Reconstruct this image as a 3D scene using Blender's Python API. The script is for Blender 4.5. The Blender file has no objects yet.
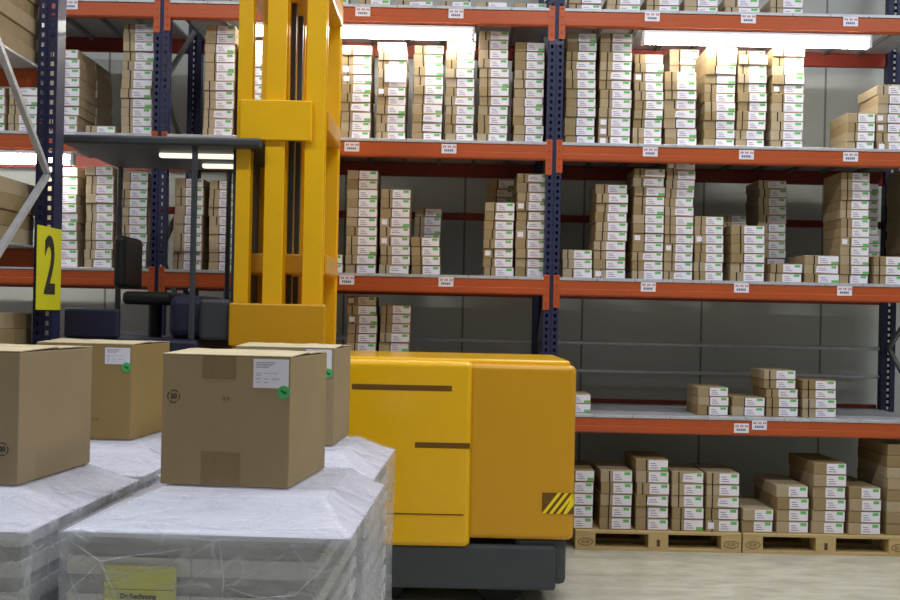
import bpy, bmesh, math, random
from mathutils import Vector, Matrix, noise
R = random.Random(7)
S = bpy.context.scene
COL = S.collection
F = 1100.0; CX = 450.0; HY = 316.0; CAMH = 1.67; RO = 0.021
cs, sn = math.cos(RO), math.sin(RO)
def uv(x, y):
    a = x - CX; b = HY - y
    return a*cs - b*sn, a*sn + b*cs
def wx(x, y, d): return uv(x, y)[0]*d/F
def wz(x, y, d): return CAMH + uv(x, y)[1]*d/F

# ---------------------------------------------------------------- camera
cd = bpy.data.cameras.new('camera'); cam = bpy.data.objects.new('camera', cd); COL.objects.link(cam)
cd.sensor_width = 36; cd.lens = F/900*36; cd.shift_y = (HY-300)/900
cam.location = (0, 0, CAMH)
cam.rotation_euler = (Matrix.Rotation(math.pi/2, 4, 'X') @ Matrix.Rotation(RO, 4, 'Z')).to_euler()
S.camera = cam
cd.dof.use_dof = False

# ---------------------------------------------------------------- materials
def mat(name, col, rough=0.6, metal=0.0, spec=0.5, coat=0.0, noise_amt=0.0, noise_scale=8.0, bump=0.0, bump_scale=60.0,
        rnd=0.0, emit=None, stretch=(1, 1, 1)):
    m = bpy.data.materials.new(name); m.use_nodes = True
    nt = m.node_tree; b = nt.nodes['Principled BSDF']
    b.inputs['Base Color'].default_value = (*col, 1); b.inputs['Roughness'].default_value = rough
    b.inputs['Metallic'].default_value = metal; b.inputs['Specular IOR Level'].default_value = spec
    b.inputs['Coat Weight'].default_value = coat
    src = None
    tc = nt.nodes.new('ShaderNodeTexCoord'); mp = nt.nodes.new('ShaderNodeMapping')
    mp.inputs['Scale'].default_value = stretch; nt.links.new(tc.outputs['Object'], mp.inputs['Vector'])
    if noise_amt or rnd:
        hsv = nt.nodes.new('ShaderNodeHueSaturation'); hsv.inputs['Color'].default_value = (*col, 1)
        add = nt.nodes.new('ShaderNodeMath'); add.operation = 'ADD'; add.inputs[0].default_value = 0; add.inputs[1].default_value = 0
        if noise_amt:
            n = nt.nodes.new('ShaderNodeTexNoise'); n.inputs['Scale'].default_value = noise_scale; n.inputs['Detail'].default_value = 6
            nt.links.new(mp.outputs[0], n.inputs['Vector'])
            r = nt.nodes.new('ShaderNodeMapRange'); r.inputs['From Min'].default_value = .3; r.inputs['From Max'].default_value = .7
            r.inputs['To Min'].default_value = 1-noise_amt; r.inputs['To Max'].default_value = 1+noise_amt
            nt.links.new(n.outputs['Fac'], r.inputs['Value']); nt.links.new(r.outputs[0], add.inputs[0])
        else: add.inputs[0].default_value = 1
        if rnd:
            oi = nt.nodes.new('ShaderNodeObjectInfo'); r2 = nt.nodes.new('ShaderNodeMapRange')
            r2.inputs['To Min'].default_value = -rnd; r2.inputs['To Max'].default_value = rnd
            nt.links.new(oi.outputs['Random'], r2.inputs['Value']); nt.links.new(r2.outputs[0], add.inputs[1])
            r3 = nt.nodes.new('ShaderNodeMapRange'); r3.inputs['To Min'].default_value = 1.15; r3.inputs['To Max'].default_value = .8
            nt.links.new(oi.outputs['Random'], r3.inputs['Value']); nt.links.new(r3.outputs[0], hsv.inputs['Saturation'])
        nt.links.new(add.outputs[0], hsv.inputs['Value']); nt.links.new(hsv.outputs[0], b.inputs['Base Color'])
    if bump:
        n = nt.nodes.new('ShaderNodeTexNoise'); n.inputs['Scale'].default_value = bump_scale; n.inputs['Detail'].default_value = 5
        nt.links.new(mp.outputs[0], n.inputs['Vector'])
        bp = nt.nodes.new('ShaderNodeBump'); bp.inputs['Strength'].default_value = bump; bp.inputs['Distance'].default_value = .01
        nt.links.new(n.outputs['Fac'], bp.inputs['Height']); nt.links.new(bp.outputs[0], b.inputs['Normal'])
    if emit:
        b.inputs['Emission Color'].default_value = (*emit[0], 1); b.inputs['Emission Strength'].default_value = emit[1]
    return m
def srgb(r, g, b):
    f = lambda c: (c/255/12.92 if c/255 < .04045 else ((c/255+.055)/1.055)**2.4)
    return f(r), f(g), f(b)
M = {}
M['card'] = mat('cardboard', srgb(166, 146, 112), .8, noise_amt=.08, noise_scale=5, rnd=.2, bump=.15, bump_scale=30, spec=.25)
M['card2'] = mat('cardboard_big', srgb(160, 138, 98), .75, noise_amt=.05, noise_scale=4, rnd=.02, bump=.12, bump_scale=14, spec=.3)
M['card_lit'] = mat('cardboard_edge_lit', srgb(205, 190, 155), .8, noise_amt=.1)  # pale edge tone on whole flaps, light from above painted in
M['gap'] = mat('dark_slit', srgb(26, 20, 15), .9)
M['label'] = mat('label_paper', srgb(238, 234, 244), .55, noise_amt=.02)
M['green'] = mat('label_green', srgb(105, 190, 105), .55)
M['ink'] = mat('ink_grey', srgb(150, 145, 165), .6)
M['inkdark'] = mat('ink_dark', srgb(50, 48, 45), .6)
M['inkred'] = mat('ink_red', srgb(190, 130, 138), .6)
M['inkblue'] = mat('ink_blue', srgb(95, 108, 140), .6)
M['orange'] = mat('orange_paint', srgb(182, 82, 34), .4, coat=.15, noise_amt=.05, noise_scale=3)
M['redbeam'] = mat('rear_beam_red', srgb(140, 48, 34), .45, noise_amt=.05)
M['navy'] = mat('navy_paint', srgb(31, 37, 76), .5, coat=.08, noise_amt=.06, noise_scale=4)
M['galv'] = mat('galvanised_steel', srgb(196, 198, 204), .42, metal=.3, noise_amt=.1, noise_scale=14)
M['galv_dull'] = mat('galvanised_dull', srgb(130, 133, 136), .5, metal=.4, noise_amt=.08)
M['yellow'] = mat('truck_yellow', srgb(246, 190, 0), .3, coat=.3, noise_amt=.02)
M['hazard'] = mat('hazard_yellow', srgb(255, 225, 30), .4)
M['chassis'] = mat('chassis_grey', srgb(62, 66, 72), .5, noise_amt=.06)
M['black'] = mat('black_plastic', srgb(24, 24, 26), .5)
M['rubber'] = mat('wheel_tyre', srgb(30, 30, 32), .8)
M['yellow_shaded'] = mat('truck_yellow_shaded', srgb(214, 156, 6), .4, coat=.2)  # truck yellow darkened: body shading and motion blur painted into the colour
M['brown'] = mat('vent_brown', srgb(110, 75, 5), .6)
M['navydark'] = mat('cab_navy', srgb(40, 42, 68), .55)
M['grey'] = mat('grey_plastic', srgb(110, 112, 118), .5)
M['wood'] = mat('pallet_wood', srgb(196, 170, 118), .75, noise_amt=.14, noise_scale=5, stretch=(1, 6, 12), bump=.2, bump_scale=20)
M['burn'] = mat('burnt_brand', srgb(92, 66, 36), .8)
M['signyel'] = mat('sign_yellow', srgb(226, 224, 40), .4)
M['sheetyel'] = mat('sheet_yellow', srgb(222, 222, 90), .6)
M['tape'] = mat('clear_brown_tape', srgb(140, 116, 78), .25, bump=.4, bump_scale=50, spec=.6, stretch=(1, 1, .1))
M['stgreen'] = mat('sticker_green', srgb(80, 190, 110), .4)
M['stgreen_d'] = mat('sticker_dark_green', srgb(20, 100, 50), .4)
M['tube'] = mat('lit_tube', (1, 1, 1), .4, emit=((1, .97, .88), 38))
M['palestrip'] = mat('guard_strip', (1, 1, 1), .4, emit=((1, .96, .75), 1.2))  # pale strips under the guard, given a weak glow
M['diffuser'] = mat('lit_diffuser', (1, 1, 1), .4, emit=((.93, .96, 1), 6))
M['glass'] = mat('rail_red_light', srgb(200, 30, 30), .4, emit=((1, .05, .05), .6))

def floor_mat():
    m = mat('floor_concrete', srgb(176, 172, 156), .32, spec=.4, noise_amt=.1, noise_scale=1.2, bump=.03, bump_scale=8)
    nt = m.node_tree; b = nt.nodes['Principled BSDF']
    tc = nt.nodes.new('ShaderNodeTexCoord'); mp = nt.nodes.new('ShaderNodeMapping'); mp.inputs['Scale'].default_value = (1.5, 3.5, 1)
    nt.links.new(tc.outputs['Object'], mp.inputs['Vector'])
    n = nt.nodes.new('ShaderNodeTexNoise'); n.inputs['Scale'].default_value = 2.2; n.inputs['Detail'].default_value = 8; n.inputs['Roughness'].default_value = .65
    nt.links.new(mp.outputs[0], n.inputs['Vector'])
    cr = nt.nodes.new('ShaderNodeValToRGB'); cr.color_ramp.elements[0].position = .36; cr.color_ramp.elements[0].color = (*srgb(186, 182, 164), 1)
    cr.color_ramp.elements[1].position = .62; cr.color_ramp.elements[1].color = (*srgb(216, 213, 196), 1)
    nt.links.new(n.outputs['Fac'], cr.inputs[0]); nt.links.new(cr.outputs[0], b.inputs['Base Color'])
    return m
M['floor'] = floor_mat()
def wall_mat():
    m = mat('wall_panel', srgb(196, 200, 196), .5)
    nt = m.node_tree; b = nt.nodes['Principled BSDF']
    tc = nt.nodes.new('ShaderNodeTexCoord'); sx = nt.nodes.new('ShaderNodeSeparateXYZ'); nt.links.new(tc.outputs['Object'], sx.inputs[0])
    a = nt.nodes.new('ShaderNodeMath'); a.operation = 'MULTIPLY_ADD'; a.inputs[1].default_value = 1/1.02; a.inputs[2].default_value = 100 - 1.128/1.02
    nt.links.new(sx.outputs['X'], a.inputs[0])
    fr = nt.nodes.new('ShaderNodeMath'); fr.operation = 'FRACT'; nt.links.new(a.outputs[0], fr.inputs[0])
    pp = nt.nodes.new('ShaderNodeMath'); pp.operation = 'PINGPONG'; pp.inputs[1].default_value = .5; nt.links.new(fr.outputs[0], pp.inputs[0])
    lt = nt.nodes.new('ShaderNodeMath'); lt.operation = 'LESS_THAN'; lt.inputs[1].default_value = .009; nt.links.new(pp.outputs[0], lt.inputs[0])
    mx = nt.nodes.new('ShaderNodeMix'); mx.data_type = 'RGBA'; mx.inputs['A'].default_value = (*srgb(196, 200, 196), 1); mx.inputs['B'].default_value = (*srgb(128, 131, 129), 1)
    nt.links.new(lt.outputs[0], mx.inputs['Factor']); nt.links.new(mx.outputs['Result'], b.inputs['Base Color'])
    return m
M['wall'] = wall_mat()
M['wallplain'] = mat('wall_plain', srgb(185, 188, 186), .7)
M['ceil'] = mat('ceiling_sheet', srgb(150, 152, 152), .7)
def film_mat(lo=.17, hi=.52):
    m = bpy.data.materials.new('stretch_film'); m.use_nodes = True; nt = m.node_tree; b = nt.nodes['Principled BSDF']; out = nt.nodes['Material Output']
    L = nt.links.new
    b.inputs['Base Color'].default_value = (*srgb(226, 228, 240), 1); b.inputs['Roughness'].default_value = .24; b.inputs['Specular IOR Level'].default_value = .8
    tr = nt.nodes.new('ShaderNodeBsdfTransparent'); mx = nt.nodes.new('ShaderNodeMixShader'); tc = nt.nodes.new('ShaderNodeTexCoord')
    mp = nt.nodes.new('ShaderNodeMapping'); mp.inputs['Scale'].default_value = (3.0, 7, 7); mp.inputs['Rotation'].default_value = (.3, .5, .5)
    L(tc.outputs['Object'], mp.inputs['Vector'])
    n = nt.nodes.new('ShaderNodeTexNoise'); n.inputs['Scale'].default_value = 1.3; n.inputs['Detail'].default_value = 8; n.inputs['Distortion'].default_value = 1.0
    L(mp.outputs[0], n.inputs['Vector'])
    # crease lines: warped cell borders
    wn = nt.nodes.new('ShaderNodeTexNoise'); wn.inputs['Scale'].default_value = 2.4; wn.inputs['Detail'].default_value = 3; L(tc.outputs['Object'], wn.inputs['Vector'])
    vm = nt.nodes.new('ShaderNodeVectorMath'); vm.operation = 'SCALE'; vm.inputs['Scale'].default_value = .55; L(wn.outputs['Color'], vm.inputs[0])
    va = nt.nodes.new('ShaderNodeVectorMath'); va.operation = 'ADD'; L(tc.outputs['Object'], va.inputs[0]); L(vm.outputs[0], va.inputs[1])
    vo = nt.nodes.new('ShaderNodeTexVoronoi'); vo.feature = 'DISTANCE_TO_EDGE'; vo.inputs['Scale'].default_value = 5.5; L(va.outputs[0], vo.inputs['Vector'])
    cr = nt.nodes.new('ShaderNodeMapRange'); cr.inputs['From Min'].default_value = 0; cr.inputs['From Max'].default_value = .05; cr.inputs['To Min'].default_value = .34; cr.inputs['To Max'].default_value = 0
    L(vo.outputs['Distance'], cr.inputs['Value'])
    md = nt.nodes.new('ShaderNodeMapRange'); md.inputs['From Min'].default_value = .45; md.inputs['From Max'].default_value = .65; L(n.outputs['Fac'], md.inputs['Value'])
    mu = nt.nodes.new('ShaderNodeMath'); mu.operation = 'MULTIPLY'; L(cr.outputs[0], mu.inputs[0]); L(md.outputs[0], mu.inputs[1])
    r = nt.nodes.new('ShaderNodeMapRange'); r.inputs['From Min'].default_value = .32; r.inputs['From Max'].default_value = .72
    r.inputs['To Min'].default_value = lo; r.inputs['To Max'].default_value = hi
    L(n.outputs['Fac'], r.inputs['Value'])
    al = nt.nodes.new('ShaderNodeMath'); al.operation = 'ADD'; al.use_clamp = True; L(r.outputs[0], al.inputs[0]); L(mu.outputs[0], al.inputs[1])
    L(al.outputs[0], mx.inputs[0])
    mp2 = nt.nodes.new('ShaderNodeMapping'); mp2.inputs['Scale'].default_value = (6, 26, 20); mp2.inputs['Rotation'].default_value = (0, .25, .2); L(tc.outputs['Object'], mp2.inputs['Vector'])
    n2 = nt.nodes.new('ShaderNodeTexNoise'); n2.inputs['Scale'].default_value = 1.5; n2.inputs['Detail'].default_value = 4; n2.inputs['Distortion'].default_value = .8; L(mp2.outputs[0], n2.inputs['Vector'])
    h1 = nt.nodes.new('ShaderNodeMath'); h1.operation = 'MULTIPLY_ADD'; h1.inputs[1].default_value = 2.0; L(mu.outputs[0], h1.inputs[0]); L(n2.outputs['Fac'], h1.inputs[2])
    bp = nt.nodes.new('ShaderNodeBump'); bp.inputs['Strength'].default_value = .35; bp.inputs['Distance'].default_value = .008
    L(h1.outputs[0], bp.inputs['Height']); L(bp.outputs[0], b.inputs['Normal'])
    L(tr.outputs[0], mx.inputs[1]); L(b.outputs[0], mx.inputs[2]); L(mx.outputs[0], out.inputs['Surface'])
    return m
M['film'] = film_mat()
M['filmfold'] = film_mat(.15, .35)
M['paperA'] = mat('paper_light', srgb(214, 215, 210), .8, noise_amt=.05, stretch=(1, 1, 60), noise_scale=3)
M['paperB'] = mat('paper_mid', srgb(160, 161, 158), .8, noise_amt=.05, stretch=(1, 1, 60), noise_scale=3)
M['paperC'] = mat('paper_topsheet', srgb(216, 217, 230), .6)

# ---------------------------------------------------------------- mesh building
class MB:
    def __init__(s): s.bm = bmesh.new(); s.mats = []
    def mi(s, m):
        if m not in s.mats: s.mats.append(m)
        return s.mats.index(m)
    def _fin(s, verts, m, mtx=None):
        fs = set(f for v in verts for f in v.link_faces)
        i = s.mi(m)
        for f in fs: f.material_index = i
        if mtx: bmesh.ops.transform(s.bm, matrix=mtx, verts=list(verts))
    def box(s, x0, x1, y0, y1, z0, z1, m, bev=0, mtx=None, seg=2):
        r = bmesh.ops.create_cube(s.bm, size=1)['verts']
        for v in r:
            v.co = Vector(((x0+x1)/2+v.co.x*(x1-x0), (y0+y1)/2+v.co.y*(y1-y0), (z0+z1)/2+v.co.z*(z1-z0)))
        if bev:
            es = list(set(e for v in r for e in v.link_edges))
            n0 = set(s.bm.verts) - set(r)
            bmesh.ops.bevel(s.bm, geom=es, offset=bev, segments=seg, profile=.5, affect='EDGES')
            r = [v for v in s.bm.verts if v not in n0]
        s._fin(r, m, mtx); return s
    def quad(s, pts, m):
        vs = [s.bm.verts.new(p) for p in pts]; f = s.bm.faces.new(vs); f.material_index = s.mi(m); return s
    def bar(s, p0, p1, w, h, m):
        p0, p1 = Vector(p0), Vector(p1); d = p1-p0; L = d.length
        q = d.to_track_quat('X', 'Z').to_matrix().to_4x4()
        return s.box(0, L, -w/2, w/2, -h/2, h/2, m, mtx=Matrix.Translation(p0) @ q)
    def cyl(s, p0, p1, r, m, seg=16, r2=None):
        p0, p1 = Vector(p0), Vector(p1); d = p1-p0
        q = d.to_track_quat('Z', 'Y').to_matrix().to_4x4()
        v = bmesh.ops.create_cone(s.bm, cap_ends=True, segments=seg, radius1=r, radius2=r2 if r2 is not None else r, depth=d.length)['verts']
        s._fin(v, m, Matrix.Translation((p0+p1)/2) @ q); return s
    def tube(s, pts, r, m, seg=6):
        pts = [Vector(p) for p in pts]; rings = []
        for i, p in enumerate(pts):
            t = (pts[min(i+1, len(pts)-1)] - pts[max(i-1, 0)]).normalized()
            a = t.orthogonal().normalized(); b = t.cross(a)
            if rings:
                a = (pa - t*pa.dot(t)).normalized(); b = t.cross(a)
            pa = a
            k = min(1, .25 + 3*min(i, len(pts)-1-i)/len(pts))
            rings.append([s.bm.verts.new(p + (a*math.cos(2*math.pi*j/seg)+b*math.sin(2*math.pi*j/seg))*r*k) for j in range(seg)])
        i0 = s.mi(m)
        for A, B in zip(rings, rings[1:]):
            for j in range(seg):
                f = s.bm.faces.new((A[j], A[(j+1) % seg], B[(j+1) % seg], B[j])); f.material_index = i0; f.smooth = True
        for rg in (rings[0][::-1], rings[-1]):
            f = s.bm.faces.new(rg); f.material_index = i0
        return s
    def mesh(s, name, smooth=False):
        me = bpy.data.meshes.new(name); bmesh.ops.recalc_face_normals(s.bm, faces=s.bm.faces)
        s.bm.to_mesh(me); s.bm.free()
        for m in s.mats: me.materials.append(m)
        if smooth:
            for p in me.polygons: p.use_smooth = True
        return me
    def obj(s, name, parent=None, loc=None, smooth=False):
        o = bpy.data.objects.new(name, s.mesh(name, smooth)); COL.objects.link(o)
        if parent: o.parent = parent
        if loc: o.location = loc
        return o
def tag(o, label=None, cat=None, group=None, kind=None):
    if label: o['label'] = label
    if cat: o['category'] = cat
    if group: o['group'] = group
    if kind: o['kind'] = kind
    return o
def empty(name, loc=(0, 0, 0), rz=0):
    o = bpy.data.objects.new(name, None); COL.objects.link(o); o.location = loc; o.rotation_euler = (0, 0, rz); o.empty_display_size = .1
    return o
def copy_tree(o, parent=None):
    c = o.copy(); COL.objects.link(c)
    if parent: c.parent = parent
    for ch in list(o.children): copy_tree(ch, c)
    return c
def text_mesh(txt, size, m, thick=.0006, sx=1.0, font_off=0.0):
    cu = bpy.data.curves.new('t', 'FONT'); cu.body = txt; cu.size = size; cu.extrude = thick; cu.align_x = 'CENTER'; cu.align_y = 'CENTER'; cu.offset = font_off
    cu.resolution_u = 4
    ob = bpy.data.objects.new('t', cu); COL.objects.link(ob)
    dg = bpy.context.evaluated_depsgraph_get(); me = bpy.data.meshes.new_from_object(ob.evaluated_get(dg))
    bpy.data.objects.remove(ob); bpy.data.curves.remove(cu)
    for v in me.vertices: v.co.x *= sx
    me.materials.clear(); me.materials.append(m)
    me.name = 'lettering'
    return me
def text_obj(name, txt, size, m, parent, loc, rot=(math.pi/2, 0, 0), sx=1.0, off=0.0):
    o = bpy.data.objects.new(name, text_mesh(txt, size, m, sx=sx, font_off=off)); COL.objects.link(o); o.parent = parent; o.location = loc; o.rotation_euler = rot
    return o

# ---------------------------------------------------------------- room
def struct(name, mb):
    o = mb.obj(name); tag(o, kind='structure'); return o
struct('floor', MB().box(-9, 9, -5, 9.5, -.1, 0, M['floor']))
struct('wall_back', MB().box(-9, 9, 9.4, 9.5, 0, 6.2, M['wall']))
struct('wall_left', MB().box(-9.1, -9, -5, 9.5, 0, 6.2, M['wallplain']))
struct('wall_right', MB().box(9, 9.1, -5, 9.5, 0, 6.2, M['wallplain']))
struct('wall_front', MB().box(-9, 9, -5.1, -5, 0, 6.2, M['wallplain']))
struct('ceiling', MB().box(-9.1, 9.1, -5.1, 9.5, 6.2, 6.3, M['ceil']))

# ---------------------------------------------------------------- racks
def upright_mesh(H, w=.11, d=.08, pitch=.05, lip=.042):
    """perforated channel post: front face at y=0 facing -y, open at the back"""
    mb = MB(); N = M['navy']
    h1, h0 = w/2-.016, w/2-.034
    for q in (-1, 1):
        for (xa, xb) in ((h1, w/2), (.009, h0)):
            mb.box(min(q*xa, q*xb), max(q*xa, q*xb), 0, .002, 0, H, N)
        z = .0
        while z < H:      # webs between the slots
            mb.box(min(q*h0, q*h1), max(q*h0, q*h1), .0001, .0019, z, min(z+pitch-.024, H), N); z += pitch
        mb.box(min(q*.007, q*.009), max(q*.007, q*.009), .0005, .008, 0, H, N)
    mb.box(-.007, .007, .006, .008, 0, H, N)
    for sx in (-1, 1):
        x = sx*w/2
        mb.box(min(x, x-sx*.002), max(x, x-sx*.002), .001, d, 0, H, M['navy'])
        mb.box(min(x, x-sx*lip), max(x, x-sx*lip), d-.002, d, 0, H, M['navy'])
    mb.box(-w/2-.02, w/2+.02, -.02, d+.02, 0, .008, M['navy'])
    return mb.mesh('upright')
def connector(side, zc, drop, front=True):
    """beam end plate, x measured from the post centre"""
    mb = MB(); y = -.006
    x0, x1 = sorted((side*.014, side*.062))
    mb.box(x0, x1, y, -.001, zc-drop, zc+.09, M['orange'], bev=.002, seg=1)
    for k in range(4):
        zz = zc+.07-k*(drop+.05)/3.4
        mb.cyl((side*.036, y+.001, zz), (side*.036, y-.004, zz), .006, M['redbeam'], seg=8)
    return mb
def beam_label():
    mb = MB()
    mb.box(-.054, .054, -.001, .0, -.034, .034, M['label'])
    x = -.044
    for k in range(3):
        for j in range(2):
            mb.box(x, x+.010, -.0016, -.001, .008, .022, M['inkred']); x += .013
        x += .009
    x = -.034
    for k in range(5):
        mb.box(x, x+.010, -.0016, -.001, -.020, -.004, M['inkblue']); x += .0135
    return mb.mesh('location_label')
LBL = beam_label()

YF = 7.97; DEP = 1.1
POSTS = [-4.99, -2.13, .73, 3.59]
LEVELS = [.98, 1.967, 2.945, 3.915]
rack = empty('pallet_rack', (0, YF, 0))
tag(rack, 'long navy and orange pallet rack full of slim cartons along the back wall', 'rack')
um = upright_mesh(4.75)
for px_ in POSTS:
    for j, yy in enumerate((0, DEP)):
        o = bpy.data.objects.new('upright', um); COL.objects.link(o); o.parent = rack
        o.location = (px_, yy, 0)
        if j: o.rotation_euler = (0, 0, math.pi)
    z = .25; k = 0
    while z < 4.3:
        b = MB().bar((px_, .09, z if k % 2 else z+.6), (px_, DEP-.09, z+.6 if k % 2 else z), .03, .03, M['galv_dull'])
        b.obj('brace', rack); z += .62; k += 1
tags_px = [[(741, 428), (759, 425)],
           [(347, 280), (446, 282), (648, 287), (741, 288), (844, 291)],
           [(68, 138), (352, 147), (449, 149), (650, 152), (746, 155), (850, 157)],
           [(71, 5), (363, 12), (456, 14), (652, 17), (748, 19), (850, 22)]]
for bi, (xa, xb) in enumerate(zip(POSTS, POSTS[1:])):
    xa2, xb2 = xa+.055, xb-.055
    for li, h in enumerate(LEVELS):
        for rear in (0, 1):
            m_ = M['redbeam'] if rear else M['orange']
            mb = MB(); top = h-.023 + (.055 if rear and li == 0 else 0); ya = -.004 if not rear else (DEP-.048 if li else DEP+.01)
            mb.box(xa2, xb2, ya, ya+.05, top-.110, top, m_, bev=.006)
            if not rear:   # pressed step of the beam face
                mb.box(xa2, xb2, ya-.006, ya+.004, top-.102, top-.058, m_, bev=.003)
            bo = mb.obj('beam', rack)
            if rear: tag(bo, 'dark red rear beam')
            if not rear:
                drop = .165
                c = connector(1, top-.05, drop-.015).obj('beam_connector', bo, (xa, 0, 0))
                c = connector(-1, top-.05, drop).obj('beam_connector', bo, (xb, 0, 0))
                for (tx, ty) in tags_px[li]:
                    X = wx(tx, ty, YF); Z = wz(tx, ty, YF)
                    if xa < X < xb:
                        t = bpy.data.objects.new('location_label', LBL); COL.objects.link(t); t.parent = bo
                        t.location = (X, -.0115, Z)
        # deck of folded steel panels
        mb = MB(); n = 10; wd = (xb2-xa2)/n
        for k in range(n):
            x = xa2+k*wd
            mb.box(x+.0015, x+wd-.0015, -.010, DEP+.008, h-.022, h, M['galv'], bev=.002, seg=1)
            mb.box(x+.02, x+.05, .05, DEP-.05, h-.045, h-.016, M['galv_dull'])
        mb.obj('shelf_deck', rack)
    # raised rear stop beam and thin rails behind
    o = MB().box(xa2, xb2, DEP-.03, DEP, 2.46, 2.52, M['redbeam'], bev=.004).obj('stop_beam', rack)
    for hz in (1.475, 1.245):
        MB().cyl((xa2, DEP-.02, hz), (xb2, DEP-.02, hz), .017, M['galv'], seg=10).obj('guard_rail', rack)

# nearer rack on the left, its end frame faces the aisle
NX = -2.12
near = empty('pallet_rack', (NX, 5.72, 0))
tag(near, 'nearer pallet rack cut off at left edge, navy end frame with number sign', 'rack')
un = upright_mesh(4.3, w=.10, d=.12, lip=.02)
for (dx, dy, rz) in ((0, 0, 0), (0, -1.06, 0), (-2.86, 0, 0), (-2.86, -1.06, 0)):
    o = bpy.data.objects.new('upright', un); COL.objects.link(o); o.parent = near; o.location = (dx, dy, 0)
nodes = [(-1.0, .22), (-.02, .92), (-1.0, 1.64), (-.02, 2.36), (-1.0, 3.14), (-.02, 3.90)]
for (ya, za), (yb, zb) in zip(nodes, nodes[1:]):
    for dx in (0, -2.86):
        MB().bar((dx+.02, ya, za), (dx+.02, yb, zb), .028, .028, M['galv']).obj('brace', near)
NLEV = [1.0, 1.99, 2.93]
for h in NLEV:
    for yy in (.03, -1.05):
        MB().box(-2.81, -.05, yy, yy+.05, h-.11, h-.016, M['orange'], bev=.005).obj('beam', near)
    mb = MB(); n = 10; wd = 2.76/n
    for k in range(n):
        x = -2.81+k*wd
        mb.box(x+.0015, x+wd-.0015, -1.06, .09, h-.014, h, M['galv'], bev=.002, seg=1)
    mb.obj('shelf_deck', near)
sg = empty('aisle_sign', (-2.062, 5.64, 1.87))
tag(sg, 'yellow aisle sign with a tall black number 2 fixed to navy post', 'sign')
MB().box(0, .003, -.17, .17, -.212, .212, M['signyel']).obj('sign_plate', sg)
t = bpy.data.objects.new('numeral', text_mesh('2', .41, M['inkdark'], sx=.78, font_off=.009)); COL.objects.link(t)
t.parent = sg; t.location = (.0045, .005, -.0); t.rotation_euler = (math.pi/2, 0, math.pi/2)

# ---------------------------------------------------------------- slim cartons
W0, H0, D0 = .235, .0660, .38
LMESH = []
def label_mesh(kind):
    """kind 0: green top right, 1: green bottom right, 2: long torn label"""
    mb = MB(); hh = H0
    x0, x1 = (W0*.39, W0*.985)
    if kind == 2: x0 = W0*.34
    z0, z1 = hh*.08, hh*.93
    if kind == 2:
        mb.quad([(x0, -.0012, z0+.006), (x1, -.0012, z0), (x1, -.0012, z1), (x0+.006, -.0012, z1-.006)], M['label'])
    else:
        mb.box(x0, x1, -.0012, -.0004, z0, z1, M['label'])
    gx0 = x1-(x1-x0)*(.40 if kind != 2 else .3)
    if kind == 1: mb.box(gx0+.006, x1-.001, -.0018, -.0012, z0+.001, z0+.018, M['green'])
    else: mb.box(gx0, x1-.012, -.0018, -.0012, z1-.020, z1-.003, M['green'])
    for k in range(3):
        za = z0+.010+k*.0125
        if kind == 2: za += .010
        if kind == 2 and k == 2: continue
        mb.box(x0+.012+.006*(k % 2), x0+(x1-x0)*(.5-.07*k), -.0017, -.0012, za, za+.0045, M['ink'])
    return mb.mesh('shipping_label')
LMESH = [label_mesh(0), label_mesh(1), label_mesh(2)]
def small_label():
    return MB().box(.012, .055, -.0012, -.0004, H0*.25, H0*.8, M['label']).mesh('small_label')
SML = small_label()
def carton_mesh(seam):
    mb = MB()
    mb.box(0, W0, 0, D0, 0, H0, M['card'], bev=.0028, seg=1)
    if seam:
        s = W0*seam
        mb.box(s-.0045, s+.0045, -.0006, .004, .001, H0-.001, M['gap'])
    return mb.mesh('slim_carton')
def flap_mesh(seam):
    s = W0*seam
    return MB().box(s+.003, W0-.001, -.0004, .0, .0015, H0-.004, M['card']).mesh('front_flap')
SEAMS = [0, .22, .28, .33, .38, .18]
CM = [carton_mesh(s) for s in SEAMS]
PROTO = {}
def proto(ci, li, small):
    key = (ci, li, small)
    if key not in PROTO:
        r = bpy.data.objects.new('slim_carton', CM[ci])
        l = bpy.data.objects.new('shipping_label', LMESH[li]); l.parent = r
        ch = [l]
        if small:
            q = bpy.data.objects.new('shipping_label', SML); q.parent = r; ch.append(q)
        PROTO[key] = (r, ch)
    return PROTO[key]
ORD = ['', 'first', 'second', 'third', 'fourth', 'fifth', 'sixth', 'seventh', 'eighth', 'ninth', 'tenth', 'eleventh', 'twelfth', 'thirteenth', 'fourteenth']
STUFF = []      # (carton mesh, label mesh, matrix)
COUNT = [0]
def level_word(n, k):
    if n == 1: return 'lying alone'
    if k == n-1: return 'topmost'
    if k == 0: return 'lowest'
    return ORD[k+1]+' up'
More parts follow.
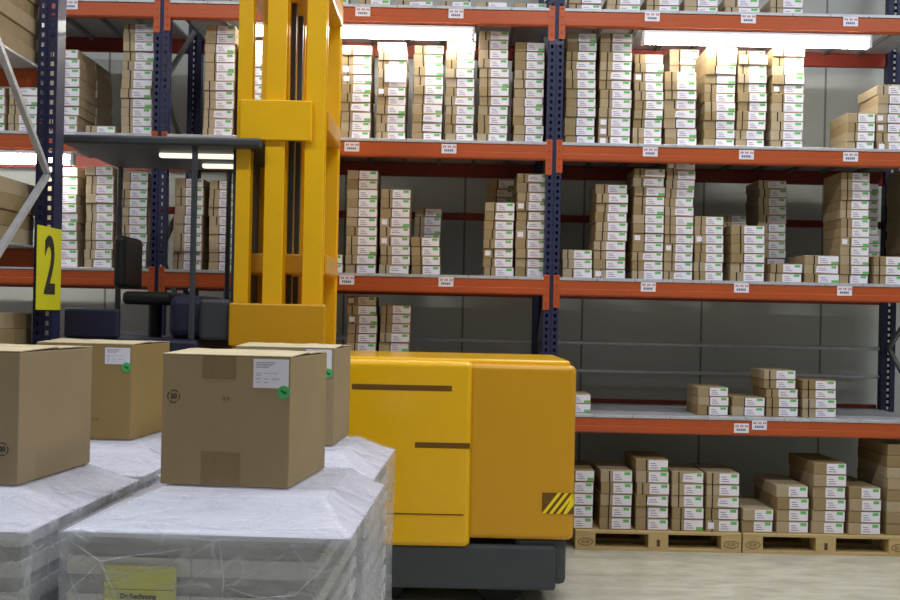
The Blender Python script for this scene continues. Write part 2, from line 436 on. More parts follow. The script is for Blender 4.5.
def stack(x0, x1, ytop, base, where, group, d=8.075, pitch=.0675, indiv=True, rows=1, n=None, shift=None, lab=True, seamless=False, dcar=D0, ybase=None, green=None, big=False, skip_low=0):
    ym = HY-(base-CAMH)*F/d
    ym = ym + (x0-CX)*RO
    yc = (ytop+ym)/2
    X0, X1 = wx(x0, yc, d), wx(x1, yc, d)
    if n is None:
        n = max(1, round((ym-ytop)*d/F/.0675)); pitch = max(.064, min(.0695, ((ym-ytop)*d/F)/n))
        if base == LEVELS[2]: pitch = min(pitch, .826/n)
    w = X1-X0; lastc = None
    out = []
    drift = 0.0; lastseam = R.randrange(1, 6)
    for k in range(n):
        for rw in range(rows):
            drift = max(-.007, min(.007, drift+R.uniform(-.006, .006)))
            if R.random() < .45: lastseam = R.randrange(1, 6)
            ci = 0 if seamless else lastseam
            li = green if green is not None else (R.choice([0]*9+[2, 1]))
            small = R.random() < .07
            sx = (w-.011)/W0; sz = (pitch-.0006)/H0; sy = dcar/D0
            dx = drift + (shift(k) if shift else 0)
            loc = Vector((X0+.0055+dx+R.uniform(-.003, .003), d+R.uniform(0, .014)+rw*(dcar+.02), base+.0005+k*pitch))
            rz = R.uniform(-.012, .012)
            if indiv and rw == 0 and k >= skip_low:
                r, ch = proto(ci, li, small)
                o = r.copy(); COL.objects.link(o); o.location = loc; o.rotation_euler = (0, 0, rz); o.scale = (sx, sy, sz)
                if lab:
                    for c in ch:
                        q = c.copy(); COL.objects.link(q); q.parent = o
                if big: o.name = 'flat_box'
                tag(o, '%s, %s, %s' % ('flat brown box' if big else 'slim carton', level_word(n, k), where), 'box' if big else 'carton', group)
                out.append(o); COUNT[0] += 1
            else:
                mt = Matrix.Translation(loc) @ Matrix.Rotation(rz, 4, 'Z') @ Matrix.Diagonal((sx, sy, sz, 1))
                STUFF.append((CM[ci], LMESH[li] if lab else None, mt))
    return out

L1, L2, L3, L4 = LEVELS[3], LEVELS[2], LEVELS[1], LEVELS[0]
SH = {1: 'topmost shelf', 2: 'shelf under the lit tubes', 3: 'shelf third from top', 4: 'lowest shelf'}
GR = {k: 'slim cartons on the %s' % v for k, v in SH.items()}
def run(shelf, base, side, lst, **kw):
    """lst ordered outward from the reference post"""
    ref = {'R': 'right of centre post', 'L': 'left of centre post', 'LL': 'left of second navy post', 'NR': ''}[side]
    for i, e in enumerate(lst):
        k2 = dict(kw); k2.update(e[3] if len(e) > 3 else {})
        where = '%s stack %s, %s' % (ORD[i+1], ref, SH[shelf])
        e_out = stack(e[0], e[1], e[2], base, where, GR[shelf], **k2)
        STK[(shelf, side, i)] = e_out
STK = {}
ns = dict(indiv=False)
# topmost shelf (only the lowest box of each stack is in the frame)
run(1, L1, 'R', [(568, 602, 0, dict(n=2)), (606, 641, 0, dict(n=2)), (646, 680, 0, dict(n=2)), (685, 720, 0, dict(n=2)), (725, 761, 0, dict(n=2)), (769, 803, 0, dict(n=2))], indiv=False)
run(1, L1, 'L', [(513, 547, 0), (476, 508, 0), (440, 472, 0), (396, 434, 0), (358, 392, 0), (318, 350, 0)], n=1, indiv=False)
# shelf under the tubes
run(2, L2, 'R', [(566, 597, 32), (599, 632, 32), (634, 664, 48, dict(n=10)), (665, 698, 70), (704, 736, 47), (737, 767, 55), (772, 805, 47), (846, 875, 112), (877, 908, 84, dict(pitch=.07))])
run(2, L2, 'L', [(514, 545, 42), (478, 509, 29), (446, 476, 24, dict(n=12)), (412, 443, 66), (377, 407, 42), (340, 371, 44)])
run(2, L2, 'L', [(306, 337, 40, dict(n=10)), (270, 301, 40), (238, 267, 40), (203, 234, 24)], indiv=False)
run(2, L2, 'LL', [(121, 153, 22), (84, 115, 123, dict(n=1)), (46, 79, 49, dict(rows=2)), (8, 38, 30), (-28, 6, 30)], indiv=False)
# third shelf
run(3, L3, 'R', [(562, 593, 249), (594, 627, 184), (632, 664, 168), (665, 695, 161), (695, 725, 216), (731, 766, 225), (770, 803, 263), (805, 841, 255), (841, 871, 172), (874, 906, 255)])
run(3, L3, 'L', [(515, 548, 173), (483, 514, 202), (411, 441, 236), (379, 410, 189), (345, 377, 170), (313, 343, 254)])
run(3, L3, 'L', [(277, 308, 190), (241, 272, 182), (208, 236, 180), (173, 203, 178)], indiv=False)
run(3, L3, 'LL', [(118, 148, 172), (84, 113, 166), (45, 78, 167)], indiv=False)
# lowest shelf
run(4, L4, 'R', [(561, 592, 393, dict(n=2, green=1)), (698, 730, 387), (732, 766, 397), (767, 800, 370, dict(shift=lambda k: -.02 if k > 2 else 0)), (803, 838, 380)])
run(4, L4, 'L', [(379, 410, 304, dict(skip_low=7)), (346, 377, 296, dict(skip_low=7))])
# the rows behind, mostly hidden
for (a, b, yt, base, dd) in [(757, 786, 180, L3, 8.50), (413, 441, 208, L3, 8.5), (487, 513, 178, L3, 8.5), (723, 748, 215, L3, 8.5), (850, 880, 183, L3, 8.52),
                             (412, 443, 45, L2, 8.5), (516, 544, 40, L2, 8.5), (669, 700, 44, L2, 8.5), (905, 935, 168, L3, 8.5), (737, 765, 50, L2, 8.5), (879, 908, 84, L2, 8.5)]:
    stack(a, b, yt, base, 'behind', 'x', d=dd, indiv=False)

# floor pallets
PB = .144
def euro_pallet(name_label, x, y, group, brand=True):
    """1.2 wide across the aisle, .8 deep; origin front left floor corner"""
    p = empty('euro_pallet', (x, y, 0)); tag(p, name_label, 'pallet', group)
    w = M['wood']
    for k in range(3):
        ya = [0, .3275, .655][k]
        MB().box(0, 1.2, ya, ya+.145 if k == 1 else ya+.1+.045, 0, .022, w, bev=.002, seg=1).obj('bottom_board', p)
        for j in range(3):
            xa = [0, .5275, 1.055][j]
            b = MB().box(xa, xa+.145, ya, ya+.145 if k == 1 else ya+.145, .022, .100, w, bev=.002, seg=1).obj('block', p)
            if k == 0 and brand:
                cxm = xa+.0725
                mb = MB()
                if j != 1:
                    pts = [(cxm+.052*math.cos(a*math.pi/10), -.0012, .061+.026*math.sin(a*math.pi/10)) for a in range(21)]
                    for q0, q1 in zip(pts, pts[1:]): mb.bar(q0, q1, .0015, .004, M['burn'])
                    me = text_mesh('EUR', .032, M['burn'])
                    tmp = bpy.data.objects.new('brand_mark', me); COL.objects.link(tmp); tmp.parent = b; tmp.location = (cxm, -.0008, .060); tmp.rotation_euler = (math.pi/2, 0, 0)
                    mb.obj('brand_ring', b)
                else:
                    mb.box(cxm-.012, cxm+.012, -.001, 0, .036, .086, M['burn'], bev=.0003, seg=1)
                    mb.obj('brand_mark', b)
    for j in range(3):
        xa = [0, .5275, 1.055][j]
        MB().box(xa, xa+.145, 0, .8, .100, .122, w, bev=.002, seg=1).obj('cross_board', p)
    for (ya, yb) in ((0, .145), (.185, .285), (.3275, .4725), (.515, .615), (.655, .8)):
        MB().box(0, 1.2, ya, yb, .122, .144, w, bev=.002, seg=1).obj('deck_board', p)
    return p
GP = 'wooden pallets on the floor under the back rack'
xp1 = wx(575, 540, YF)
euro_pallet('wooden pallet of slim cartons under the rack, nearest the yellow truck', xp1, YF-.02, GP)
euro_pallet('wooden pallet of slim cartons under the rack at the right edge', xp1+1.212, YF-.02, GP)
fl = [(562, 594, 5, 0), (599, 632, 5, 0), (635, 669, 6, 0), (671, 704, 5, 0), (706, 740, 5, 0)]
f2 = [(742, 774, 2, 1), (776, 809, 4, 1), (812, 846, 6, 1), (848, 881, 4, 1)]
for i, (a, b, n_, s_) in enumerate(fl):
    stack(a, b, 525-n_*11.8, PB, '%s stack from left, floor pallet nearest truck' % ORD[i+1], 'flat boxes on the floor pallets', big=True, n=n_, pitch=.0860, d=7.97+.01, dcar=.5, seamless=False)
for i, (a, b, n_, s_) in enumerate(f2):
    stack(a, b, 525-n_*11.8, PB, '%s stack from left, right floor pallet' % ORD[i+1], 'flat boxes on the floor pallets', big=True, n=n_, pitch=.0860, d=7.97+.01, dcar=.6, seamless=True)
stack(886, 925, 440, PB, 'unlabelled tall stack at right edge, floor pallet', 'flat boxes on the floor pallets', big=True, n=8, pitch=.0825, d=7.99, dcar=.6, lab=False, seamless=True)
# long cartons on the nearer rack
LC = MB().box(0, .6, 0, .84, 0, .0795, M['card'], bev=.003, seg=1).mesh('long_carton')
LTP = MB().box(.28, .32, -.0006, .0, .0, .0795, M['tape']).mesh('tape_strip')
def long_stack(base, n, where):
    for k in range(n):
        o = bpy.data.objects.new('long_carton', LC); COL.objects.link(o)
        o.location = (-2.80+R.uniform(-.008, .008), 4.97+R.uniform(-.005, .005), base+.0005+.08*k)
        t_ = bpy.data.objects.new('tape_strip', LTP); COL.objects.link(t_); t_.parent = o
        tag(o, 'long plain carton, %s, %s' % ('topmost of its pile' if k == n-1 else ORD[k+1]+' from the bottom', where), 'carton', 'long cartons on the nearer left rack')
long_stack(2.93, 6, 'above the top shelf of nearer left rack')
long_stack(1.99, 4, 'middle shelf of nearer left rack')
long_stack(1.0, 8, 'low shelf of nearer left rack')
# sheets of paper stuck on carton fronts: part of the carton behind them
def sheet(px0, px1, py0, py1, cartons):
    d = 8.072
    X0, X1, Z0, Z1 = wx(px0, py0, d), wx(px1, py1, d), wz(px0, py1, d), wz(px1, py0, d)
    if not cartons: return
    c = min(cartons, key=lambda o: abs(o.location.z+.033-(Z0+Z1)/2))
    o = MB().box(X0-c.location.x, X1-c.location.x, -.0085, -.0065, Z0-c.location.z, Z1-c.location.z, M['label']).obj('paper_sheet', c)
    # keep its true size although the carton is scaled
    o.scale = (1/c.scale.x, 1/c.scale.y, 1/c.scale.z)
sheet(385, 406, 65, 82, STK[(2, 'L', 4)]); 
sheet(453, 475, 104, 120, STK[(2, 'L', 2)])

# merged remainder
def stuff_obj():
    bm = bmesh.new(); mats = []
    verts, faces, mi = [], [], []
    for cm, lm, mt in STUFF:
        for me in (cm, lm):
            if me is None: continue
            off = len(verts)
            verts += [mt @ v.co for v in me.vertices]
            for p in me.polygons:
                faces.append([off+i for i in p.vertices])
                m = me.materials[p.material_index]
                if m not in mats: mats.append(m)
                mi.append(mats.index(m))
    me = bpy.data.meshes.new('slim_cartons'); me.from_pydata(verts, [], faces)
    for m in mats: me.materials.append(m)
    for p, i in zip(me.polygons, mi): p.material_index = i
    bm.free()
    o = bpy.data.objects.new('slim_cartons', me); COL.objects.link(o)
    tag(o, 'remaining slim cartons: topmost shelf, left bay, behind the mast and rear rows', 'cartons', None, 'stuff')
stuff_obj()
print('INDIVIDUAL CARTONS', COUNT[0], 'STUFF', len(STUFF))

# ---------------------------------------------------------------- fluorescent fittings
def fitting(px0, px1, py, base, label, ext=0):
    d = 8.02
    X0, X1 = wx(px0, py, d), wx(px1, py, d)
    f = empty('fluorescent_light', ((X0+X1)/2, d, base-.14)); tag(f, label, 'light', 'tube lights under the rack beams')
    L = (X1-X0)/2
    MB().box(-L, L, -.045, .045, -.022, -.001, M['label'], bev=.004).obj('housing', f)
    mb = MB()
    mb.box(-L+.01, L-.01, -.038, .038, -.091, -.022, M['tube'], bev=.022, seg=4)
    o = mb.obj('diffuser', f); tag(o, 'glowing white tube cover')
    MB().box(-L-.012, -L+.012, -.04, .04, -.097, -.002, M['galv'], bev=.004).obj('end_cap', f)
    MB().box(L-.012, L+.012, -.04, .04, -.097, -.002, M['galv'], bev=.004).obj('end_cap', f)
fitting(643, 869, 36, L1, 'lit white tube light under top right beam of back rack')
fitting(245, 473, 31, L1, 'lit white tube light under top beam, left of centre post')
fitting(-152, 73, 156, L2, 'lit white tube light under second beam at the left edge')

# ceiling lamps of the hall (above the frame)
def hall_lamp(x, y, p):
    f = empty('ceiling_light', (x, y, 6.0)); tag(f, 'long white ceiling batten above the aisle', 'light', 'ceiling battens above the aisles')
    MB().box(-.75, .75, -.09, .09, -.05, .03, M['label'], bev=.01).obj('housing', f)
    MB().box(-.73, .73, -.08, .08, -.07, -.05, M['diffuser']).obj('diffuser', f)
    for q in (-.6, .6): MB().cyl((q, 0, .03), (q, 0, .2), .006, M['galv'], seg=6).obj('hanger', f)
    ld = bpy.data.lights.new('lamp', 'AREA'); ld.shape = 'RECTANGLE'; ld.size = 1.4; ld.size_y = .16; ld.energy = p; ld.color = (.94, .96, 1)
    lo = bpy.data.objects.new('lamp', ld); COL.objects.link(lo); lo.parent = f; lo.location = (0, 0, -.08)
for x in (-5.5, -2.2, 1.2, 4.6):
    hall_lamp(x, 6.3, 50 if x > -2 else 26)
    hall_lamp(x, 3.4, 90 if x > 0 else 75)
    hall_lamp(x, -1.0, 12)

# ---------------------------------------------------------------- wrapped loads
def film(w, d, h, ix0, ix1, iy0, iy1, hin, seed, base=.10):
    """stretch film skirt round a load and tented up to the raised middle; origin centre floor"""
    mb = MB(); bm = mb.bm; i = mb.mi(M['film'])
    nx, ny = 26, 30
    def rect(x0, x1, y0, y1):
        p = []
        for k in range(nx): p.append((x0+(x1-x0)*k/nx, y0))
        for k in range(ny): p.append((x1, y0+(y1-y0)*k/ny))
        for k in range(nx): p.append((x1-(x1-x0)*k/nx, y1))
        for k in range(ny): p.append((x0, y1-(y1-y0)*k/ny))
        return p
    O = rect(-w/2, w/2, -d/2, d/2); I = rect(ix0, ix1, iy0, iy1)
    rings = []
    nz = 20
    for r in range(nz+1):
        z = base+(h-base)*r/nz; ring = []
        for (x, y) in O:
            q = Vector((x*4, y*4, z*3+seed)); nn = noise.noise(q)*.005 + noise.noise(q*2.7)*.002
            fade = 1-(r/nz)**6
            s = 1+(nn*fade-.006*math.sin(math.pi*r/nz))/(.45)
            ring.append(bm.verts.new((x*s, y*s, z)))
        rings.append(ring)
    nt_ = 8
    for r in range(1, nt_+1):
        t = r/nt_; ring = []
        for (a, b) in zip(O, I):
            x = a[0]+(b[0]-a[0])*t; y = a[1]+(b[1]-a[1])*t
            z = h+(hin-h)*(t**1.3) + noise.noise(Vector((x*7, y*7, seed)))*.002*math.sin(math.pi*t)
            ring.append(bm.verts.new((x, y, z)))
        rings.append(ring)
    for A, B in zip(rings, rings[1:]):
        n = len(A)
        for j in range(n):
            f = bm.faces.new((A[j], A[(j+1) % n], B[(j+1) % n], B[j])); f.material_index = i; f.smooth = True
    f = bm.faces.new(rings[-1]); f.material_index = i
    return mb
def load(label, cx, cy, w, d, h, hin, inner, seed, rz, right_gap=.02, sheet_=False, folds=()):
    root = empty('wrapped_pallet_load', (cx, cy, 0), rz); tag(root, label, 'pallet load', 'film wrapped pallet loads in the foreground')
    g = .016
    # wooden base
    mb = MB()
    x0, x1, y0, y1 = -w/2+g+.01, w/2-right_gap-.01, -d/2+g+.01, d/2-g-.01
    for (a, b) in ((y0, y0+.12), ((y0+y1)/2-.06, (y0+y1)/2+.06), (y1-.12, y1)):
        mb.box(x0, x1, a, b, 0, .022, M['wood'])
        for xa in (x0, (x0+x1)/2-.07, x1-.14): mb.box(xa, xa+.14, a, b, .022, .1, M['wood'])
    k = 0
    ya = y0
    while ya < y1-.05:
        mb.box(x0, x1, ya, min(ya+.12, y1), .1, .122, M['wood']); ya += .155
    mb.obj('wooden_base', root)
    # layered bundles
    mb = MB(); z = .122; k = 0; rr = random.Random(seed)
    while z < h-.02:
        t = min(rr.choice([.04, .045, .05, .055]), h-.012-z)
        e = rr.uniform(0, .004) + (.008 if k % 2 else 0)
        xs = [x0-.008+e, x0+(x1-x0)*.5, x1+.008-e]
        mm = M['paperA'] if k % 2 == 0 else M['paperB']
        for a, b in zip(xs, xs[1:]):
            mb.box(a+.0015, b-.0015, y0-.008+e, y1+.008-e, z, z+t-.002, mm)
        z += t; k += 1
    mb.obj('paper_bundles', root)
    mb = MB(); bm = mb.bm; i_ = mb.mi(M['paperC']); n_ = 8; rg = []
    for r_ in range(n_+1):
        t = r_/n_; a_ = [-w/2+.006, w/2-.006, -d/2+.006, d/2-.006]
        q = [p0+(p1-p0)*t for p0, p1 in zip(a_, inner)]; zz_ = h+(hin-h)*t**1.3-.006
        rg.append([bm.verts.new((q[0], q[2], zz_)), bm.verts.new((q[1], q[2], zz_)), bm.verts.new((q[1], q[3], zz_)), bm.verts.new((q[0], q[3], zz_))])
    for A, B in zip(rg, rg[1:]):
        for j in range(4): bm.faces.new((A[j], A[(j+1) % 4], B[(j+1) % 4], B[j])).material_index = i_
    bm.faces.new(rg[-1]).material_index = i_
    bmesh.ops.recalc_face_normals(bm, faces=bm.faces[:]); bmesh.ops.solidify(bm, geom=bm.faces[:], thickness=.004)
    mb.obj('top_sheet', root)
    film(w, d, h, *inner, hin, seed).obj('stretch_film', root)
    for pts in folds:
        P = [Vector(p) for p in pts]
        Q = []
        for a in range(len(P)-1):
            for s in range(5): Q.append(P[a].lerp(P[a+1], s/5))
        Q.append(P[-1])
        Q = [q + Vector((noise.noise(q*9)*.006, 0, noise.noise(q*7+Vector((3, 1, 2)))*.006)) for q in Q]
        MB().tube(Q, .0024, M['filmfold']).obj('film_fold', root)
    return root
RZ = -math.radians(2)
yf = -.525-.003
ld1 = load('centre front pallet load in clear film with yellow sheet on its face', -.685, 3.735, .864, 1.05, 1.02, 1.08, (-.27, .30, -.16, .50), 3, RZ, right_gap=.10, sheet_=True, folds=[
    [(-.40, yf-.002, .99), (-.30, yf-.004, .93), (-.25, yf-.004, .82), (-.22, yf-.004, .70)],
    [(.05, yf-.004, 1.0), (.06, yf-.004, .88), (.05, yf-.004, .72)],
    [(.06, yf-.004, .87), (.17, yf-.004, .84), (.27, yf-.004, .85), (.37, yf-.004, .95)],
    [(-.42, yf-.004, .82), (-.30, yf-.004, .93), (-.05, yf-.004, .98)],
    [(.22, yf-.004, .80), (.20, yf-.004, .70), (.21, yf-.004, .55)]])
ds = empty('document_sheet', (0, 0, 0)); ds.parent = ld1; ds.location = (-.190, -.5125, .80)
tag(ds, 'yellow document sheet under the film')
MB().box(-.107, .107, -.0015, 0, -.20, .118, M['sheetyel']).obj('paper', ds)
mb = MB()
mb.box(-.102, .102, -.0022, -.0015, .047, .0485, M['inkdark']); mb.box(-.102, .102, -.0022, -.0015, -.06, -.0588, M['inkdark'])
mb.obj('ruled_lines', ds)
text_obj('lettering', 'Dr.Rechnung', .020, M['inkdark'], ds, (-.005, -.0035, .028), off=.0008)
text_obj('lettering', '100  801', .020, M['inkdark'], ds, (-.005, -.002, -.02))
ld2 = load('front pallet load in clear film at the lower left edge', -1.625, 3.735, .864, 1.05, 1.02, 1.08, (-.32, .23, -.14, .48), 11, RZ, folds=[
    [(.16, yf-.004, 1.0), (.17, yf-.004, .90), (.15, yf-.004, .75)], [(.02, yf-.004, .97), (.12, yf-.004, .98), (.17, yf-.004, .95)],
    [(.28, .02, 1.046), (.31, -.05, 1.043), (.33, -.10, 1.04)], [(.24, .0, 1.046), (.27, -.07, 1.043), (.30, -.13, 1.04)]])
ld3 = load('rear pallet load in clear film behind the left boxes', -1.60, 4.85, .864, 1.05, 1.02, 1.08, (-.25, .24, -.06, .50), 21, RZ, folds=[
    [(.26, -.20, 1.045), (.31, -.24, 1.04), (.36, -.25, 1.035), (.40, -.22, 1.03)]])
ld4 = load('rear pallet load in clear film beside the yellow truck', -.70, 4.85, .864, 1.05, 1.02, 1.08, (-.27, .26, -.16, .49), 33, RZ, right_gap=.03, folds=[
    [(.28, -.30, 1.045), (.33, -.26, 1.04), (.37, -.28, 1.03)], [(.24, -.34, 1.045), (.30, -.36, 1.035), (.40, -.35, 1.03)]])

# ---------------------------------------------------------------- big cardboard boxes
def big_box(label, X, Y, rz, w=.45, d=.5, h=.45, base=1.0805, lab=None, mark=None, tape=False, front_tape=False, open_top=False, corner_tape=False, brand2=None):
    """X, Y: front right bottom corner"""
    r = empty('cardboard_box', (X, Y, base), rz); tag(r, label, 'box', 'large cardboard boxes on the wrapped loads')
    mb = MB(); t = .004
    mb.box(-w, 0, 0, d, 0, h-.008, M['card2'], bev=.004)
    body = mb.obj('body', r)
    # corner crease between the panels
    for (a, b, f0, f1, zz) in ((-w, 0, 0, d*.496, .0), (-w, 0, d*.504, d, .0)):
        m2 = MB(); bm = m2.bm; i = m2.mi(M['card_lit']); n = 14; rows = []
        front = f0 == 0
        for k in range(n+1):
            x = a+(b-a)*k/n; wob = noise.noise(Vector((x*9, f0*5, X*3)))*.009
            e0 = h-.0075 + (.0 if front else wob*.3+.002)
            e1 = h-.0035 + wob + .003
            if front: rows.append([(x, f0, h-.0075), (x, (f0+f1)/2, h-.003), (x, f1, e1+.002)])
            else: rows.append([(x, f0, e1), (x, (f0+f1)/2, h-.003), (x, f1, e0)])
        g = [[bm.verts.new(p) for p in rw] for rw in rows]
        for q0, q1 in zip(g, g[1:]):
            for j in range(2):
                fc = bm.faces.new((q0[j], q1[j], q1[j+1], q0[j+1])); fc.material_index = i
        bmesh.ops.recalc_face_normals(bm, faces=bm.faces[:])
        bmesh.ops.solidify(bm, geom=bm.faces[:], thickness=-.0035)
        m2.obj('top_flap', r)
    if tape:
        MB().box(-w-.0005, .0005, d/2-.03, d/2+.03, h+.001, h+.0025, M['tape']).obj('tape_strip', r)
    if front_tape:
        tt = MB().box(-.305, -.17, -.0012, -.0002, .0, .115, M['tape']).obj('tape_strip', r)
        MB().box(-.305, -.19, -.0012, -.0002, h-.085, h-.009, M['tape']).obj('tape_strip', r)
    if lab:
        lx0, lx1, lz0, lz1, full = lab
        L = empty('shipping_label', (0, 0, 0)); L.parent = r; L.location = (lx0, -.0006, lz0)
        ww, hh = lx1-lx0, lz1-lz0
        MB().box(0, ww, -.0008, 0, 0, hh, M['label']).obj('paper', L)
        mb = MB(); q = random.Random(5)
        for (za, xs, th) in ((.86, [(.08, .62)], .035), (.78, [(.08, .56)], .04), (.70, [(.08, .44)], .035), (.50, [(.08, .24), (.3, .7)], .02), (.42, [(.08, .2)], .03),
                             (.30, [(.08, .22), (.32, .42), (.52, .74)], .03), (.18, [(.08, .2), (.3, .42)], .025)):
            for (xa, xb) in xs:
                x = xa
                while x < xb:
                    l_ = q.uniform(.015, .04); mb.box(ww*x, ww*min(xb, x+l_), -.0013, -.0008, hh*za, hh*(za+th), M['ink']); x += l_+.012
        mb.obj('printed_text', L)
        g = empty('round_sticker', (0, 0, 0)); g.parent = r; sx_ = lx1-.016; sz_ = lz0-.012
        g.location = (sx_, -.0016, sz_)
        MB().cyl((0, 0, 0), (0, -.0008, 0), .0215, M['stgreen'], seg=28).obj('disc', g)
        mb = MB(); mb.bar((-.009, -.0012, .006), (-.001, -.0012, 0), .0008, .007, M['stgreen_d']); mb.bar((-.003, -.0012, .0), (.010, -.0012, -.005), .0008, .008, M['stgreen_d'])
        mb.obj('tick', g)
    if mark:
        mx_, mz_ = mark
        K = empty('printed_mark', (0, 0, 0)); K.parent = r; K.location = (mx_, -.0008, mz_)
        mb = MB(); rr_ = .021
        pts = [(rr_*math.cos(a*math.pi/12), 0, rr_*math.sin(a*math.pi/12)) for a in range(25)]
        for a, (q0, q1) in enumerate(zip(pts, pts[1:])):
            if a % 6 not in (2,): mb.bar(q0, q1, .0006, .0028, M['inkdark'])
        mb.obj('ring', K)
        text_obj('lettering', '20', .023, M['inkdark'], K, (0, 0, 0), off=.0006)
    if brand2:
        for (mx_, mz_) in brand2:
            MB().box(mx_-.012, mx_-.002, -.0012, -.0003, mz_-.006, mz_+.006, M['tape']).obj('print_spot', r)
            MB().box(mx_+.003, mx_+.012, -.0012, -.0003, mz_-.006, mz_+.006, M['tape']).obj('print_spot', r)
    return r
big_box('large cardboard box front centre with address label and green sticker', -.529, 3.68, -math.radians(7), w=.447, d=.52, h=.447,
        lab=(-.128, -.006, .335, .432, 1), mark=(-.405, .298), front_tape=True, brand2=[(-.222, .296)], open_top=True)
big_box('large cardboard box at the left edge, nearest the corner', -1.416, 3.63, -math.radians(5.5), w=.447, d=.57, h=.448, mark=(-.055, .118))
big_box('large cardboard box behind the left one, partly labelled, against the navy post', -1.430, 4.96, -math.radians(5), w=.447, d=.50, h=.437, base=1.0805,
        lab=(-.125, -.008, .340, .415, 1), brand2=[(-.165, .09)])
big_box('large cardboard box behind the centre one, in front of the yellow truck', -.510, 4.90, -math.radians(3), w=.447, d=.50, h=.440,
        lab=(-.128, -.012, .335, .428, 1), tape=True)

# ---------------------------------------------------------------- yellow truck
TY = 6.3; TW = 1.15
T = empty('forklift_truck', (.05, TY+TW/2, 0)); tag(T, 'yellow forklift truck with tall mast and raised cab passing behind the boxes', 'forklift')
def tp(mb, name, parent=None, smooth=False, lbl=None):
    o = mb.obj(name, parent or T, smooth=smooth)
    if parent is None or parent == T: o.location = (-T.location.x, -T.location.y, 0)
    if lbl: o['label'] = lbl
    return o
def sub(mb, name, parent): return mb.obj(name, parent)
y0, y1 = TY, TY+TW
xr = .735; xm = .14; xl = -.70
body = tp(MB().box(xl, xm, y0, y1, .345, 1.41, M['yellow'], bev=.035, seg=5), 'body_hood', lbl='glossy yellow battery hood')
rear = tp(MB().box(xm-.02, xr, y0+.008, y1-.008, .395, 1.40, M['yellow_shaded'], bev=.035, seg=5), 'rear_cover')
tp(MB().box(xl+.02, xr-.03, y0+.07, y1-.07, 1.385, 1.425, M['yellow'], bev=.018, seg=3), 'top_cover')
for (a, b, ya_, yb_) in ((352, 452, 384, 391), (415, 484, 443, 448)):
    X0, X1, Z0, Z1 = wx(a, ya_, TY), wx(b, yb_, TY), wz(a, yb_, TY), wz(b, ya_, TY)
    zc = (Z0+Z1)/2
    sub(MB().box(X0, min(X1, xm-.01), y0-.003, y0+.002, zc-.016, zc+.016, M['brown'], bev=.002, seg=1), 'vent_slot', body)
sub(MB().box(xl+.1, xm-.04, y0-.004, y0+.001, .53, .536, M['brown']), 'panel_seam', body)
mb = MB()
X0, X1, Z0, Z1 = wx(542, 503, TY), wx(574, 503, TY), wz(558, 514, TY), wz(558, 493, TY)
hz = empty('hazard_stripes', (0, 0, 0)); hz.parent = rear
hz.location = (0, 0, 0)
mb.box(X0, X1, y0+.0045, y0+.0085, Z0, Z1, M['brown']); mb.obj('stripe_backing', hz)
mb = MB(); n = 4; wS = (X1-X0-.02)/n; hS = Z1-Z0
for k in range(n):
    a = X0+k*wS
    mb.quad([(a, y0+.0035, Z0), (a+wS*.52, y0+.0035, Z0), (min(a+wS*.52+hS*.75, X1), y0+.0035, Z1 if a+wS*.52+hS*.75 <= X1 else Z0+(X1-a-wS*.52)/.75), (min(a+hS*.75, X1), y0+.0035, Z1)], M['hazard'])
mb.obj('yellow_stripes', hz)
tp(MB().box(xl-.75, .64, y0+.02, y1-.02, .10, .36, M['chassis'], bev=.02), 'chassis', lbl='dark grey chassis skirt')
tp(MB().box(.40, .70, y0+.05, y1-.05, .13, .41, M['chassis'], bev=.03), 'bumper')
for (xx, rr_) in ((.33, .16), (-1.15, .13), (-.35, .12)):
    for yy in (y0+.12, y1-.24):
        w_ = tp(MB().cyl((xx, yy, rr_), (xx, yy+.12, rr_), rr_, M['rubber'], seg=28), 'wheel', smooth=False)
        sub(MB().cyl((xx, yy-.004, rr_), (xx, yy+.01, rr_), rr_*.5, M['grey'], seg=20), 'wheel_hub', w_)
# mast: nested yellow profiles on both sides, ties and carriage
MXL = wx(200, 200, TY+.1); MXR = wx(336, 200, TY+.1)
def prof(xa, xb, ya, yb, z0, z1):
    mb = MB()
    mb.box(xa, xb, ya, ya+.014, z0, z1, M['yellow'], bev=.003, seg=1)
    mb.box(xa, xb, yb-.014, yb, z0, z1, M['yellow'], bev=.003, seg=1)
    mb.box(xa, xa+.014, ya+.014, yb-.014, z0, z1, M['yellow'])
    return mb
HM = 3.95
for (ya, yb) in ((TY+.12, TY+.24), (TY+TW-.24, TY+TW-.12)):
    tp(prof(-1.10, -.985, ya, yb, .2, HM-.2), 'mast_profile')
    tp(prof(-.87, -.755, ya+.01, yb-.01, .2, HM-.05), 'mast_profile')
    tp(prof(-1.27, -1.185, ya+.015, yb-.015, .9, HM), 'mast_profile')
for z in (1.2, 1.9, 2.75, 3.55):
    tp(MB().box(-1.25, -.74, TY+.24, TY+TW-.24, z, z+.12, M['yellow_shaded'], bev=.01), 'mast_crossbar')
for yy in (TY+.40, TY+TW-.46):
    tp(MB().cyl((-.86, yy, .3), (-.86, yy, 3.6), .035, M['galv'], seg=16), 'lift_cylinder')
    tp(MB().box(-1.0, -.97, yy-.02, yy+.02, .6, 3.8, M['chassis']), 'lift_chain')
X0, X1, Z0, Z1 = wx(240, 120, TY+.09), wx(312, 120, TY+.09), wz(275, 140, TY+.09), wz(275, 100, TY+.09)
tp(MB().box(X0, X1, TY+.085, TY+.118, Z0, Z1, M['yellow'], bev=.006), 'carriage_plate')
tp(MB().box(-1.46, -1.28, TY+.1, TY+TW-.1, 1.50, 1.74, M['chassis'], bev=.02), 'carriage')
tp(MB().box(-1.28, -.72, TY+.06, TY+.118, 1.47, 1.72, M['yellow_shaded'], bev=.01), 'carriage_arm')
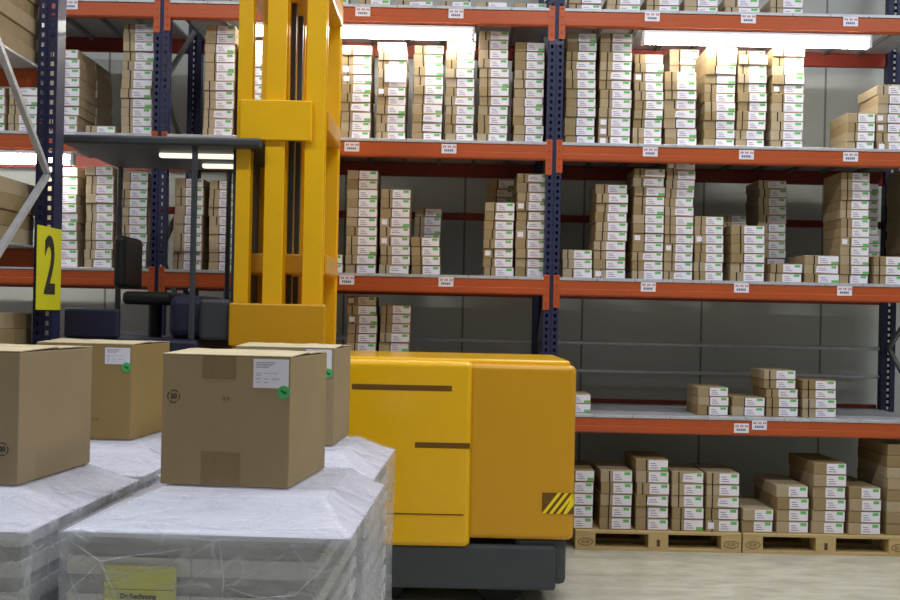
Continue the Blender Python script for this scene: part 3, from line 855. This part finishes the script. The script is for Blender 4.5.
# cab
CLx, CRx = -2.25, -1.46
ry = TY+.02
cab = tp(MB().box(CLx, CRx, TY+.05, TY+TW-.05, 1.36, 1.50, M['navydark'], bev=.02), 'cab_floor')
tp(MB().box(CLx+.02, CLx+.34, TY+.05, TY+.09, 1.50, 1.67, M['navydark'], bev=.015), 'cab_door', lbl='low navy cab door')
tp(MB().box(CRx-.22, CRx, TY+.25, TY+TW-.25, 1.50, 1.76, M['navydark'], bev=.05, seg=3), 'operator_console')
st_ = tp(MB().box(CLx+.26, CLx+.56, TY+.35, TY+TW-.35, 1.70, 1.78, M['black'], bev=.03, seg=3), 'seat')
tp(MB().cyl((CLx+.41, TY+TW/2, 1.50), (CLx+.41, TY+TW/2, 1.70), .04, M['black']), 'seat_post')
tp(MB().box(CLx+.20, CLx+.27, TY+.37, TY+TW-.37, 1.80, 2.12, M['black'], bev=.03, seg=3), 'seat_backrest')
tp(MB().box(CLx-.02, CRx+.35, ry, TY+TW-.02, 2.62, 2.67, M['chassis'], bev=.015, seg=3), 'cab_roof', lbl='grey overhead guard')
for (px_, py_) in ((CLx+.02, TY+TW-.1), (CRx-.04, TY+.06), (CRx-.04, TY+TW-.1)):
    tp(MB().box(px_-.012, px_+.018, py_, py_+.035, 1.50, 2.62, M['chassis'], bev=.005, seg=1), 'cab_post')
for (xa, xb, yy, zz_) in ((-1.78, -1.30, TY+.35, 2.595), (-1.62, -1.30, TY+.8, 2.595)):
    tp(MB().box(xa, xb, yy, yy+.05, zz_, 2.62, M['palestrip'], bev=.004, seg=1), 'guard_strip', lbl='pale strip under the guard')
tp(MB().box(-1.30, -1.27, TY+.2, TY+TW-.2, 1.48, 2.64, M['chassis'], bev=.005, seg=1), 'cab_back_frame')
for yy in (TY+.3, TY+TW-.42):
    tp(MB().box(-2.95, -2.26, yy, yy+.12, 1.36, 1.395, M['chassis'], bev=.008), 'fork')

# ---------------------------------------------------------------- world and view
w = bpy.data.worlds.new('world'); S.world = w; w.use_nodes = True
w.node_tree.nodes['Background'].inputs[0].default_value = (.6, .65, .7, 1); w.node_tree.nodes['Background'].inputs[1].default_value = .05
S.view_settings.view_transform = 'Standard'; S.view_settings.look = 'None'; S.view_settings.gamma = 1; S.view_settings.use_curve_mapping = False
S.view_settings.exposure = -0.1
